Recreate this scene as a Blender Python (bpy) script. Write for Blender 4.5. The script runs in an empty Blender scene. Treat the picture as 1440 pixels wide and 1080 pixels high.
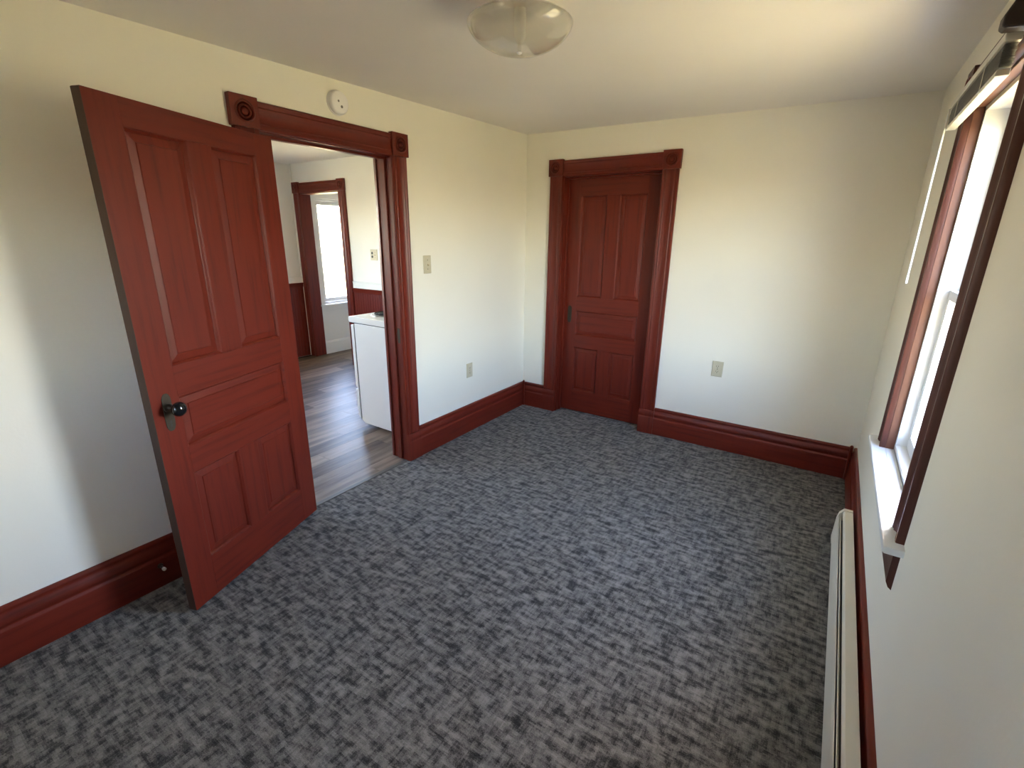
import bpy, bmesh, math, random
from mathutils import Vector, Matrix
random.seed(7)
scene = bpy.context.scene
C = scene.collection

# ------------------------------------------------------------------ camera
W = 2.6666                       # room width (left wall x=0, right wall x=W); back wall y=0
YF = -4.35                       # wall behind the camera
def hc(x, y):                    # the old ceiling is a little out of level
    return 2.3729 - 0.013 * x + 0.0245 * y
cam_d = bpy.data.cameras.new('camera'); cam = bpy.data.objects.new('camera', cam_d); C.objects.link(cam)
yaw, pitch, roll = 0.5875, -0.2982, 0.0121
fw = Vector((-math.sin(yaw) * math.cos(pitch), math.cos(yaw) * math.cos(pitch), math.sin(pitch)))
rt = Vector((math.cos(yaw), math.sin(yaw), 0)); up = rt.cross(fw)
r2 = rt * math.cos(roll) + up * math.sin(roll); u2 = -rt * math.sin(roll) + up * math.cos(roll)
M = Matrix((r2, u2, -fw)).transposed().to_4x4(); M.translation = (2.3571, -3.7255, 1.5469)
cam.matrix_world = M
cam_d.sensor_fit = 'HORIZONTAL'; cam_d.sensor_width = 36; cam_d.lens = 668.48 * 36 / 1440; cam_d.clip_start = 0.01
scene.camera = cam

# ------------------------------------------------------------------ sky, sun, exposure
world = bpy.data.worlds.new('sky'); scene.world = world; world.use_nodes = True
nt = world.node_tree; nt.nodes.clear()
wo = nt.nodes.new('ShaderNodeOutputWorld'); bg = nt.nodes.new('ShaderNodeBackground'); sk = nt.nodes.new('ShaderNodeTexSky')
sk.sky_type = 'NISHITA'; sk.sun_disc = False; sk.sun_elevation = math.radians(42); sk.sun_rotation = math.radians(8)
sk.air_density = 1.0; sk.dust_density = 1.0; sk.ozone_density = 1.0
bg.inputs['Strength'].default_value = 1.0
wb = nt.nodes.new('ShaderNodeMix'); wb.data_type = 'RGBA'; wb.blend_type = 'MULTIPLY'; wb.inputs['Factor'].default_value = 1.0
wb.inputs[7].default_value = (1.07, 0.965, 0.94, 1)          # the camera's white balance
nt.links.new(sk.outputs[0], wb.inputs[6]); nt.links.new(wb.outputs[2], bg.inputs[0]); nt.links.new(bg.outputs[0], wo.inputs[0])
sun_d = bpy.data.lights.new('sun', 'SUN'); sun_d.energy = 12.0; sun_d.angle = 0.01; sun_d.color = (1.0, 0.93, 0.82)
sun = bpy.data.objects.new('sun', sun_d); C.objects.link(sun)
sun.rotation_euler = Vector((-0.03, -1.0, -0.92)).to_track_quat('-Z', 'Y').to_euler(); sun.location = (3, 20, 20)
def portal(name, loc, rot, sx, sy):
    d = bpy.data.lights.new(name, 'AREA'); d.shape = 'RECTANGLE'; d.size = sx; d.size_y = sy
    d.cycles.is_portal = True
    o = bpy.data.objects.new(name, d); C.objects.link(o); o.location = loc; o.rotation_euler = rot
portal('window_portal', (W + 0.20, -1.54, 1.34), (0, math.pi / 2, 0), 1.36, 0.80)
portal('window_portal', (1.165, YF - 0.18, 1.435), (-math.pi / 2, 0, 0), 0.44, 0.84)  # portal of the added fill window behind the viewer
portal('window_portal', (-3.50, 0.55, 1.33), (0, -math.pi / 2, 0), 1.36, 0.75)
portal('window_portal', (-3.64, -2.75, 1.555), (0, -math.pi / 2, 0), 1.0, 2.3)  # portal of the added kitchen window
vs = scene.view_settings
vs.view_transform = 'Standard'; vs.look = 'None'; vs.gamma = 1.0; vs.use_curve_mapping = False
vs.exposure = 3.18

# ------------------------------------------------------------------ materials
def mat(name, col, rough=0.5, spec=0.5, metal=0.0):
    m = bpy.data.materials.new(name); m.use_nodes = True
    b = m.node_tree.nodes['Principled BSDF']
    b.inputs['Base Color'].default_value = (*col, 1); b.inputs['Roughness'].default_value = rough
    b.inputs['Specular IOR Level'].default_value = spec; b.inputs['Metallic'].default_value = metal
    return m
def N(m, t): return m.node_tree.nodes.new(t)
def L(m, a, b): m.node_tree.links.new(a, b)
def bsdf(m): return m.node_tree.nodes['Principled BSDF']
def ramp(m, stops):
    r = N(m, 'ShaderNodeValToRGB'); e = r.color_ramp.elements
    while len(e) < len(stops): e.new(0.5)
    for k, (p, c) in enumerate(stops): e[k].position = p; e[k].color = (*c, 1)
    return r
def coords(m, scale=(1, 1, 1), kind='Object'):
    tc = N(m, 'ShaderNodeTexCoord'); mp = N(m, 'ShaderNodeMapping'); mp.inputs['Scale'].default_value = scale
    L(m, tc.outputs[kind], mp.inputs['Vector']); return mp.outputs[0]
def noise(m, vec, scale, detail=3, rough=0.5):
    n = N(m, 'ShaderNodeTexNoise'); n.inputs['Scale'].default_value = scale; n.inputs['Detail'].default_value = detail
    n.inputs['Roughness'].default_value = rough; L(m, vec, n.inputs['Vector']); return n.outputs['Fac']
def bump(m, h, strength, dist):
    b = N(m, 'ShaderNodeBump'); b.inputs['Strength'].default_value = strength; b.inputs['Distance'].default_value = dist
    L(m, h, b.inputs['Height']); L(m, b.outputs[0], bsdf(m).inputs['Normal'])

def paint(name, col, rough, bs=0.15):
    m = mat(name, col, rough, 0.35)
    v = coords(m); h = noise(m, v, 90, 3)
    c = noise(m, v, 1.3, 2)
    r = ramp(m, [(0.3, tuple(x * 0.97 for x in col)), (0.7, tuple(min(1, x * 1.02) for x in col))])
    L(m, c, r.inputs[0]); L(m, r.outputs[0], bsdf(m).inputs['Base Color'])
    bump(m, h, bs, 0.002); return m
M_WALL = paint('wall_paint_cream', (0.885, 0.84, 0.72), 0.5)
M_CEIL = paint('ceiling_paint', (0.90, 0.85, 0.79), 0.7)
M_KWALL = paint('kitchen_paint', (0.85, 0.82, 0.73), 0.5)
M_WHITE = paint('white_paint', (0.76, 0.76, 0.75), 0.4, 0.05)
def wood(name, axis, base=(0.145, 0.0175, 0.0080), dark=(0.088, 0.0105, 0.0055), rough=0.33):
    m = mat(name, base, rough, 0.33)
    sc = {'x': (0.9, 14, 14), 'y': (14, 0.9, 14), 'z': (14, 14, 0.9)}[axis]
    v = coords(m, sc); f = noise(m, v, 3.0, 6, 0.62)
    w = N(m, 'ShaderNodeTexWave'); w.wave_type = 'RINGS'; w.rings_direction = axis.upper()
    w.inputs['Scale'].default_value = 0.55; w.inputs['Distortion'].default_value = 7; w.inputs['Detail'].default_value = 3
    L(m, v, w.inputs['Vector'])
    mx = N(m, 'ShaderNodeMath'); mx.operation = 'MULTIPLY_ADD'; mx.inputs[1].default_value = 0.10
    L(m, w.outputs['Fac'], mx.inputs[0]); L(m, f, mx.inputs[2])
    r = ramp(m, [(0.28, dark), (0.55, base), (0.95, tuple(x * 1.15 for x in base))])
    L(m, mx.outputs[0], r.inputs[0]); L(m, r.outputs[0], bsdf(m).inputs['Base Color'])
    rr = N(m, 'ShaderNodeMapRange'); rr.inputs['To Min'].default_value = rough - 0.06; rr.inputs['To Max'].default_value = rough + 0.12
    L(m, f, rr.inputs['Value']); L(m, rr.outputs[0], bsdf(m).inputs['Roughness'])
    bump(m, f, 0.12, 0.002)
    return m
M_FADED = wood('sun_faded_window_wood', 'z', (0.125, 0.046, 0.025), (0.080, 0.028, 0.016), 0.4)
M_FADED_Y = wood('sun_faded_window_wood_head', 'y', (0.16, 0.062, 0.033), (0.10, 0.036, 0.02), 0.4)
WD = {a: wood('red_stained_wood_' + a, a) for a in 'xyz'}

def carpet_mat():
    m = mat('carpet_heathered_grey', (0.06, 0.06, 0.06), 0.95, 0.1)
    tc = N(m, 'ShaderNodeTexCoord')
    def snapped(sx, sy):
        s = N(m, 'ShaderNodeVectorMath'); s.operation = 'SNAP'; s.inputs[1].default_value = (sx, sy, 1)
        L(m, tc.outputs['Object'], s.inputs[0]); return s.outputs[0]
    def scaled(v, sc):
        mp = N(m, 'ShaderNodeMapping'); mp.inputs['Scale'].default_value = sc; L(m, v, mp.inputs['Vector']); return mp.outputs[0]
    a = noise(m, scaled(snapped(0.010, 0.006), (13, 38, 1)), 1.0, 3, 0.62)     # weft slubs
    b = noise(m, scaled(snapped(0.006, 0.010), (55, 16, 1)), 1.0, 2, 0.6)      # warp slubs
    c = noise(m, scaled(tc.outputs['Object'], (1, 1, 1)), 260, 2, 0.7)          # pile grain
    big = noise(m, tc.outputs['Object'], 2.2, 2)
    def ma(op, x, y):
        k = N(m, 'ShaderNodeMath'); k.operation = op
        for i, q in enumerate((x, y)):
            if isinstance(q, (int, float)): k.inputs[i].default_value = q
            else: L(m, q, k.inputs[i])
        return k.outputs[0]
    f = ma('ADD', ma('MULTIPLY', a, 0.55), ma('MULTIPLY', b, 0.33))
    f = ma('ADD', f, ma('MULTIPLY', c, 0.24))
    f = ma('ADD', f, ma('MULTIPLY', big, 0.05))
    r = ramp(m, [(0.465, (0.018, 0.0165, 0.0142)), (0.53, (0.055, 0.0505, 0.0440)), (0.587, (0.132, 0.121, 0.106)), (0.70, (0.25, 0.23, 0.203))])
    L(m, f, r.inputs[0]); L(m, r.outputs[0], bsdf(m).inputs['Base Color'])
    bump(m, ma('ADD', c, ma('MULTIPLY', a, 0.6)), 0.7, 0.004)
    bsdf(m).inputs['Sheen Weight'].default_value = 0.15
    return m
M_CARPET = carpet_mat()
def plank_mat():
    m = mat('vinyl_plank', (0.2, 0.16, 0.13), 0.40, 0.20)
    oi = N(m, 'ShaderNodeObjectInfo'); v = coords(m, (9, 0.8, 9))
    ad = N(m, 'ShaderNodeVectorMath'); ad.operation = 'ADD'
    ml = N(m, 'ShaderNodeMath'); ml.operation = 'MULTIPLY'; ml.inputs[1].default_value = 40; L(m, oi.outputs['Random'], ml.inputs[0])
    L(m, v, ad.inputs[0]); L(m, ml.outputs[0], ad.inputs[1])
    f = noise(m, ad.outputs[0], 2.2, 6, 0.6)
    mx = N(m, 'ShaderNodeMath'); mx.operation = 'MULTIPLY_ADD'; mx.inputs[1].default_value = 0.35; L(m, oi.outputs['Random'], mx.inputs[0]); L(m, f, mx.inputs[2])
    r = ramp(m, [(0.40, (0.045, 0.028, 0.019)), (0.62, (0.120, 0.082, 0.058)), (0.90, (0.26, 0.195, 0.145))])
    L(m, mx.outputs[0], r.inputs[0]); L(m, r.outputs[0], bsdf(m).inputs['Base Color'])
    bump(m, f, 0.08, 0.002); return m
M_PLANK = plank_mat()
M_SUB = mat('plank_joint', (0.03, 0.025, 0.02), 0.8)
M_VINYL = mat('white_vinyl', (0.70, 0.70, 0.69), 0.32)
M_ENAMEL = mat('white_enamel', (0.82, 0.81, 0.79), 0.22)
M_SHADE_GAP = mat('dark_gap', (0.03, 0.028, 0.026), 0.8)  # shade in the stove's gaps, painted as a dark fill
M_CREAM = mat('cream_plastic', (0.60, 0.53, 0.37), 0.42)
M_CREAM_D = mat('slot_black', (0.03, 0.025, 0.02), 0.6)
M_WPLAS = mat('white_plastic', (0.90, 0.87, 0.85), 0.45)
M_HEAT = mat('cream_heater_enamel', (0.74, 0.68, 0.55), 0.38)
M_HEAT_IN = mat('heater_inside', (0.10, 0.085, 0.07), 0.7)
M_BLACK = mat('black_porcelain', (0.006, 0.006, 0.007), 0.10, 0.6)
M_BRONZE = mat('aged_bronze', (0.055, 0.042, 0.028), 0.6, 0.4, 0.5)
M_BRASS = mat('brass', (0.62, 0.40, 0.18), 0.3, 0.5, 1.0)
M_STEEL = mat('burner_black', (0.02, 0.02, 0.02), 0.5)
M_CHROME = mat('chrome', (0.6, 0.6, 0.6), 0.2, 0.5, 1.0)
M_BLIND = mat('cream_blind', (0.74, 0.71, 0.62), 0.4)
M_SLAT = mat('shaded_blind_slats', (0.30, 0.285, 0.26), 0.45)  # shade within the raised stack is put into this darker grey
M_DARKW = mat('dark_walnut', (0.035, 0.018, 0.012), 0.45)
M_RUBBER = mat('white_rubber', (0.8, 0.78, 0.74), 0.6)
M_SIDING = mat('pale_siding', (0.72, 0.66, 0.50), 0.7)
M_ROOF = mat('grey_shingle', (0.16, 0.155, 0.15), 0.9)
def lawn():
    m = mat('lawn', (0.10, 0.13, 0.04), 0.95, 0.1); f = noise(m, coords(m), 1.5, 5)
    r = ramp(m, [(0.3, (0.18, 0.16, 0.06)), (0.7, (0.36, 0.28, 0.14))]); L(m, f, r.inputs[0]); L(m, r.outputs[0], bsdf(m).inputs['Base Color']); return m
M_LAWN = lawn()
def glass_mat(name, tint=(1, 1, 1), diff=0.0, gloss_rough=0.0):
    m = bpy.data.materials.new(name); m.use_nodes = True; t = m.node_tree; t.nodes.clear()
    o = t.nodes.new('ShaderNodeOutputMaterial'); tr = t.nodes.new('ShaderNodeBsdfTransparent'); tr.inputs[0].default_value = (*tint, 1)
    g = t.nodes.new('ShaderNodeBsdfGlossy'); g.inputs['Roughness'].default_value = gloss_rough
    lw = t.nodes.new('ShaderNodeLayerWeight'); pw = t.nodes.new('ShaderNodeMath'); pw.operation = 'POWER'; pw.inputs[1].default_value = 5
    fr = t.nodes.new('ShaderNodeMath'); fr.operation = 'MULTIPLY_ADD'; fr.inputs[1].default_value = 0.96; fr.inputs[2].default_value = 0.04
    t.links.new(lw.outputs['Facing'], pw.inputs[0]); t.links.new(pw.outputs[0], fr.inputs[0])
    mx = t.nodes.new('ShaderNodeMixShader'); t.links.new(fr.outputs[0], mx.inputs[0])
    base = tr.outputs[0]
    if diff:
        d = t.nodes.new('ShaderNodeBsdfTranslucent'); d.inputs[0].default_value = (0.9, 0.86, 0.78, 1)
        d2 = t.nodes.new('ShaderNodeBsdfDiffuse'); d2.inputs[0].default_value = (0.85, 0.82, 0.75, 1)
        a = t.nodes.new('ShaderNodeMixShader'); t.links.new(d.outputs[0], a.inputs[1]); t.links.new(d2.outputs[0], a.inputs[2])
        b = t.nodes.new('ShaderNodeMixShader'); b.inputs[0].default_value = diff
        t.links.new(tr.outputs[0], b.inputs[1]); t.links.new(a.outputs[0], b.inputs[2]); base = b.outputs[0]
    t.links.new(base, mx.inputs[1]); t.links.new(g.outputs[0], mx.inputs[2]); t.links.new(mx.outputs[0], o.inputs[0])
    return m
M_GLASS = glass_mat('window_glass', (0.97, 0.98, 0.98))
M_LAMPGLASS = glass_mat('lamp_glass', (0.99, 0.985, 0.97), 0.26, 0.04)
M_FROST = glass_mat('frosted_tube', (0.95, 0.95, 0.93), 0.55, 0.2)

# ------------------------------------------------------------------ helpers
def add_box(bm, x0, x1, y0, y1, z0, z1, f=None):
    P = [(x, y, z) for x in (x0, x1) for y in (y0, y1) for z in (z0, z1)]
    vs_ = [bm.verts.new(f(*p) if f else p) for p in P]
    for q in ((0, 1, 3, 2), (4, 6, 7, 5), (0, 4, 5, 1), (2, 3, 7, 6), (0, 2, 6, 4), (1, 5, 7, 3)):
        bm.faces.new([vs_[i] for i in q])
def add_prism(bm, prof, a0, a1, f):           # closed profile of (p, q); f(p, q, a) -> xyz
    n = len(prof)
    A = [bm.verts.new(f(p, q, a0)) for p, q in prof]; B = [bm.verts.new(f(p, q, a1)) for p, q in prof]
    for i in range(n): bm.faces.new((A[i], A[(i + 1) % n], B[(i + 1) % n], B[i]))
    bm.faces.new(A); bm.faces.new(B[::-1])
def add_lathe(bm, prof, f, seg=32, closed=True):  # prof of (r, h); f(x, y, h) -> xyz
    rings = []
    for r, h in prof:
        if r < 1e-6: rings.append([bm.verts.new(f(0, 0, h))])
        else: rings.append([bm.verts.new(f(r * math.cos(2 * math.pi * k / seg), r * math.sin(2 * math.pi * k / seg), h)) for k in range(seg)])
    for a, b in zip(rings, rings[1:]):
        for k in range(seg):
            k2 = (k + 1) % seg
            q = [a[k % len(a)], a[k2 % len(a)], b[k2 % len(b)], b[k % len(b)]]
            u = []
            for v in q:
                if v not in u: u.append(v)
            if len(u) > 2: bm.faces.new(u)
def link(name, bm, material, parent=None, bev=0.0, smooth=None):
    bmesh.ops.remove_doubles(bm, verts=bm.verts, dist=1e-6)
    bmesh.ops.recalc_face_normals(bm, faces=bm.faces)
    me = bpy.data.meshes.new(name); bm.to_mesh(me); bm.free()
    me.materials.append(material)
    o = bpy.data.objects.new(name, me); C.objects.link(o)
    if parent is not None: o.parent = parent
    if bev:
        b = o.modifiers.new('bevel', 'BEVEL'); b.width = bev; b.segments = 2; b.limit_method = 'ANGLE'; b.angle_limit = math.radians(40)
    if smooth:
        for p in me.polygons: p.use_smooth = True
        me.set_sharp_from_angle(angle=math.radians(smooth))
    return o
def tag(o, label, cat, kind=None, group=None):
    o['label'] = label; o['category'] = cat
    if kind: o['kind'] = kind
    if group: o['group'] = group
    return o
def thing(name, label, cat, loc=(0, 0, 0), rz=0, kind=None, group=None):
    o = bpy.data.objects.new(name, None); C.objects.link(o); o.location = loc; o.rotation_euler = (0, 0, rz); o.empty_display_size = 0.1
    return tag(o, label, cat, kind, group)
def box(name, b, material, parent=None, bev=0.0, f=None):
    bm = bmesh.new(); add_box(bm, *b, f=f); return link(name, bm, material, parent, bev)
def wall_map(kind):
    # local frame of a wall: s along it, d out of it into the room, z up
    return {'left': lambda s, d, z: (d, s, z), 'back': lambda s, d, z: (s, -d, z), 'right': lambda s, d, z: (W - d, s, z),
            'kleft': lambda s, d, z: (KX + d, s, z), 'bleft': lambda s, d, z: (BX + d, s, z)}[kind]
KX, BX, KT = -3.43, -3.29, 2.372       # kitchen far wall, far-room wall, kitchen ceiling height
WT = 0.13                              # partition thickness

# ------------------------------------------------------------------ shell
carpet = box('floor', (-0.004, W, YF, 0.60, -0.02, 0.0), M_CARPET)
tag(carpet, 'dark heathered grey carpet covering the floor of the empty room', 'floor', 'structure')
def ceil_z(x, y, z): return (x, y, hc(x, y) + (0 if z < 1 else 0.1))
bm = bmesh.new(); add_box(bm, 0.0, W, YF, 0.0, 0, 2, f=ceil_z)
tag(link('ceiling', bm, M_CEIL), 'plain off-white ceiling above the carpeted room', 'ceiling', 'structure')
def topper(zc): return lambda x, y, z: (x, y, min(z, hc(min(max(x, 0), W), min(max(y, YF), 0)) + 0.1) if z > 2.3 else z)
TP = topper(0)
# left wall, with the doorway hole
HY0, HY1, HZ = -2.372, -1.528, 2.028
bm = bmesh.new()
add_box(bm, -WT, 0, YF - 0.12, HY0, 0, 2.6, TP); add_box(bm, -WT, 0, HY1, WT, 0, 2.6, TP); add_box(bm, -WT, 0, HY0, HY1, HZ, 2.6, TP)
tag(link('wall_left', bm, M_WALL), 'cream wall with the open kitchen doorway and the smoke detector', 'wall', 'structure')
# back wall, with the closed-door hole
BH0, BH1, BHZ = 0.352, 1.184, 2.045
bm = bmesh.new()
add_box(bm, 0, BH0, 0, WT, 0, 2.6, TP); add_box(bm, BH1, W, 0, WT, 0, 2.6, TP); add_box(bm, BH0, BH1, 0, WT, BHZ, 2.6, TP)
tag(link('wall_back', bm, M_WALL), 'cream end wall with the closed red-brown door', 'wall', 'structure')
# right wall, with the window hole
WY0, WY1, WZ0, WZ1, WTR = -1.925, -1.155, 0.645, 2.035, 0.17
bm = bmesh.new()
add_box(bm, W, W + WTR, YF - 0.15, WY0, 0, 2.6, TP); add_box(bm, W, W + WTR, WY1, WT, 0, 2.6, TP)
add_box(bm, W, W + WTR, WY0, WY1, 0, WZ0); add_box(bm, W, W + WTR, WY0, WY1, WZ1, 2.6, TP)
tag(link('wall_right', bm, M_WALL), 'cream wall on the right holding the tall window above the heater', 'wall', 'structure')
FW = (0.95, 1.38, 1.02, 1.85)
bm = bmesh.new(); add_box(bm, 0, FW[0], YF - 0.15, YF, 0, 2.6, TP); add_box(bm, FW[1], W, YF - 0.15, YF, 0, 2.6, TP)
add_box(bm, FW[0], FW[1], YF - 0.15, YF, 0, FW[2]); add_box(bm, FW[0], FW[1], YF - 0.15, YF, FW[3], 2.6, TP)
tag(link('wall_front', bm, M_WALL), 'cream wall closing the room behind the viewer', 'wall', 'structure')
# kitchen shell
KY = -4.2
KW = (-3.9, -1.6, 1.06, 2.05)
bm = bmesh.new()
add_box(bm, KX - 0.15, KX, KY, KW[0], -0.02, 2.47); add_box(bm, KX - 0.15, KX, KW[1], 0.0, -0.02, 2.47)
add_box(bm, KX - 0.15, KX, KW[0], KW[1], -0.02, KW[2]); add_box(bm, KX - 0.15, KX, KW[0], KW[1], KW[3], 2.47)
tag(link('wall_kitchen_left', bm, M_KWALL), 'cream far kitchen wall above dark wainscot seen past the open door', 'wall', 'structure')
EO0, EO1, EOZ = -3.288, -2.492, 2.045
bm = bmesh.new()
add_box(bm, KX - 0.15, EO0, 0, WT, -0.02, 2.47); add_box(bm, EO1, -WT, 0, WT, -0.02, 2.47); add_box(bm, EO0, EO1, 0, WT, EOZ, 2.47)
tag(link('wall_kitchen_back', bm, M_KWALL), 'cream kitchen end wall with a cased opening and red wainscot', 'wall', 'structure')
bm = bmesh.new(); add_box(bm, KX - 0.15, -WT, KY - 0.12, KY, -0.02, 2.47)
tag(link('wall_kitchen_front', bm, M_KWALL), 'cream kitchen wall out of view behind the open door', 'wall', 'structure')
bm = bmesh.new(); add_box(bm, KX, -WT, KY, 0, KT, KT + 0.1)
tag(link('ceiling_kitchen', bm, M_CEIL), 'pale kitchen ceiling glimpsed through the doorway', 'ceiling', 'structure')
# the room beyond the kitchen
BY1, BXR = 2.4, -1.2
BW = (0.20, 0.92, 0.665, 2.0)
bm = bmesh.new()
add_box(bm, BX - 0.15, BX, WT, BW[0], -0.02, 2.47); add_box(bm, BX - 0.15, BX, BW[1], BY1, -0.02, 2.47)
add_box(bm, BX - 0.15, BX, BW[0], BW[1], -0.02, BW[2]); add_box(bm, BX - 0.15, BX, BW[0], BW[1], BW[3], 2.47)
tag(link('wall_far_left', bm, M_WHITE), 'white wall under the bright window seen beyond the kitchen', 'wall', 'structure')
bm = bmesh.new(); add_box(bm, BX - 0.15, BXR, BY1, BY1 + 0.1, -0.02, 2.47)
tag(link('wall_far_back', bm, M_WHITE), 'white end wall of the room beyond the kitchen', 'wall', 'structure')
bm = bmesh.new(); add_box(bm, BXR, BXR + 0.1, WT, BY1 + 0.1, -0.02, 2.47)
tag(link('wall_far_right', bm, M_WHITE), 'white side wall of the room beyond the kitchen', 'wall', 'structure')
bm = bmesh.new(); add_box(bm, BX, BXR, WT, BY1, KT, KT + 0.1)
tag(link('ceiling_far', bm, M_CEIL), 'pale ceiling of the room beyond the kitchen', 'ceiling', 'structure')
bm = bmesh.new(); add_box(bm, BH0 - 0.1, BH1 + 0.1, 0.60, 0.70, -0.02, 2.2); add_box(bm, BH0 - 0.2, BH0 - 0.1, WT, 0.70, -0.02, 2.2)
add_box(bm, BH1 + 0.1, BH1 + 0.2, WT, 0.70, -0.02, 2.2); add_box(bm, BH0 - 0.2, BH1 + 0.2, WT, 0.70, 2.2, 2.3)
tag(link('wall_light_block', bm, M_WALL), 'unseen closet box added to block light behind the closed door', 'wall', 'structure')  # unseen box added to stop daylight showing under the door
# ------------------------------------------------------------------ vinyl plank floor
kf = box('floor_kitchen', (KX, -0.006, KY, BY1, -0.03, -0.009), M_SUB)
tag(kf, 'glossy grey-brown vinyl plank floor of the kitchen', 'floor', 'structure')
PW, PL = 0.152, 1.22
me_pl = None
k = 0; x = -0.006
while x - PW > KX - 0.02:
    off = (k * 0.437) % PL; y = KY - off
    while y < BY1:
        ya, yb = max(y, KY), min(y + PL, BY1); xa, xb = max(x - PW, KX), x
        if yb - ya > 0.05:
            full = abs((yb - ya) - PL) < 1e-6 and abs(xb - xa - PW) < 1e-6
            if full and me_pl:
                o = bpy.data.objects.new('plank', me_pl); C.objects.link(o); o.parent = kf
            else:
                bm = bmesh.new(); hx, hy = (xb - xa) / 2 - 0.0006, (yb - ya) / 2 - 0.0006
                add_box(bm, -hx, hx, -hy, hy, -0.004, 0.0)
                o = link('plank', bm, M_PLANK, kf)
                if full: me_pl = o.data
            o.location = ((xa + xb) / 2, (ya + yb) / 2, -0.004)
        y += PL
    x -= PW; k += 1
th = box('trim_1', (-0.022, 0.012, HY0 + 0.022, HY1 - 0.022, -0.003, 0.004), mat('threshold_strip', (0.10, 0.085, 0.07), 0.5), None, 0.002)
tag(th, 'thin dark strip where the carpet meets the plank floor', 'threshold', 'structure')

# ------------------------------------------------------------------ baseboards
BP = [(0, 0), (.030, 0), (.030, .132), (.0285, .139), (.0235, .143), (.0225, .150), (.0265, .156), (.0275, .164), (.0255, .178),
      (.0195, .192), (.0165, .198), (.0165, .207), (.0185, .212), (.0165, .220), (.010, .2249), (0, .2249)]
def baseboard(name, m, s0, s1, axis, label):
    f = wall_map(m); bm = bmesh.new()
    add_prism(bm, BP, s0, s1, lambda d, z, s: f(s, d, z))
    return tag(link(name, bm, WD[axis], None, 0, 50), label, 'baseboard', 'structure')
baseboard('baseboard_left', 'left', YF, -2.472, 'y', 'tall red-brown moulded baseboard running behind the open door')
bl2 = baseboard('baseboard_left_corner', 'left', -1.415, -0.001, 'y', 'red-brown moulded baseboard between kitchen doorway and room corner')
bb1 = baseboard('baseboard_back_corner', 'back', 0.031, 0.238, 'x', 'short red-brown baseboard between room corner and closed door')
bb2 = baseboard('baseboard_back', 'back', 1.297, W - 0.031, 'x', 'long red-brown moulded baseboard right of the closed door')
baseboard('baseboard_right', 'right', YF, -0.001, 'y', 'dark red-brown baseboard behind the cream heater')
bm = bmesh.new(); add_prism(bm, BP, 0.031, W - 0.031, lambda d, z, s: (s, YF + d, z))
tag(link('baseboard_front', bm, WD['x']), 'red-brown baseboard on the wall behind the viewer', 'baseboard', 'structure')
def corner_peg(x, y, parent):
    bm = bmesh.new()
    add_lathe(bm, [(0, 0), (.009, 0), (.009, .232), (.011, .236), (.009, .243), (.005, .248), (0, .249)], lambda a, b, h: (x + a, y + b, h), 16)
    link('corner_bead', bm, WD['z'], parent, 0, 40)
corner_peg(0.034, -0.034, bl2); corner_peg(W - 0.034, -0.034, bb2)

# ------------------------------------------------------------------ moulded casings with corner blocks
CP = [(0, 0), (0, .017), (.003, .021), (.017, .0215), (.021, .0175), (.025, .0175), (.029, .021), (.038, .0145), (.050, .0125), (.062, .0145),
      (.075, .021), (.079, .0175), (.083, .0175), (.087, .0215), (1, .021), (1.003, .017), (1.003, 0)]
def casing_prof(w):
    k = w / 0.118
    P = [(0, 0), (0, .018), (.003, .022), (.016, .022), (.020, .0175), (.024, .0175), (.028, .021), (.040, .0145), (.059, .0125), (.078, .0145),
         (.090, .021), (.094, .0175), (.098, .0175), (.102, .022), (.115, .022), (.118, .018), (.118, 0)]
    return [(p * k, q) for p, q in P]
def rosette(parent, f, sc, zc, d0, r=0.044):
    bm = bmesh.new(); k = r / 0.044
    pr = [(.047, 0), (.047, .002), (.043, .006), (.039, .006), (.036, .0005), (.030, .0005), (.0275, .0045), (.024, .0045), (.021, .0005), (.0155, .0005),
          (.0135, .005), (.009, .0085), (.004, .0095), (0, .0098)]
    add_lathe(bm, [(a * k, h) for a, h in pr], lambda a, b, h: f(sc + a, d0 + h, zc + b), 32)
    link('rosette', bm, WD['z'], parent, 0, 35)
def casing(t, f, s0, s1, zi, zt, cw, ax, plinth=True, bd=0.031, ros=True, foot=0.0, bw=None, wd=None):
    wd = wd or WD
    # s0<s1: inner edges of the two legs; zi: underside of the head; zt: top of the corner blocks
    bw = bw or cw + 0.010
    pr = casing_prof(cw)
    zb = (0.198 if plinth else foot)
    for e, sg in ((s0, -1), (s1, 1)):
        bm = bmesh.new(); add_prism(bm, pr, zb, zi + 0.002, lambda p, q, z: f(e + sg * p, q, z)); link('casing', bm, wd['z'], t, 0, 50)
        cb = box('corner_block', (min(e, e + sg * bw), max(e, e + sg * bw), 0, bd, zi + 0.002, zt), wd['z'], t, 0.0015, f)
        if ros: rosette(cb, f, e + sg * bw * 0.5, (zi + zt) / 2, bd - 0.0005, 0.044 * bw / 0.128)
        if plinth:
            pb = [(0, 0), (.034, 0), (.034, .135), (.031, .142), (.029, .148), (.031, .156), (.031, .175), (.027, .188), (.024, .199), (0, .199)]
            bm = bmesh.new(); a, b = sorted((e + sg * -0.001, e + sg * (cw + 0.006)))
            add_prism(bm, pb, a, b, lambda d, z, s: f(s, d, z)); link('plinth_block', bm, wd['z'], t, 0, 50)
    hp = casing_prof(zt - 0.010 - zi)
    bm = bmesh.new(); add_prism(bm, hp, s0 + 0.0005, s1 - 0.0005, lambda p, q, s: f(s, q, zi + p)); link('head_casing', bm, wd[ax], t, 0, 50)
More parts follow.
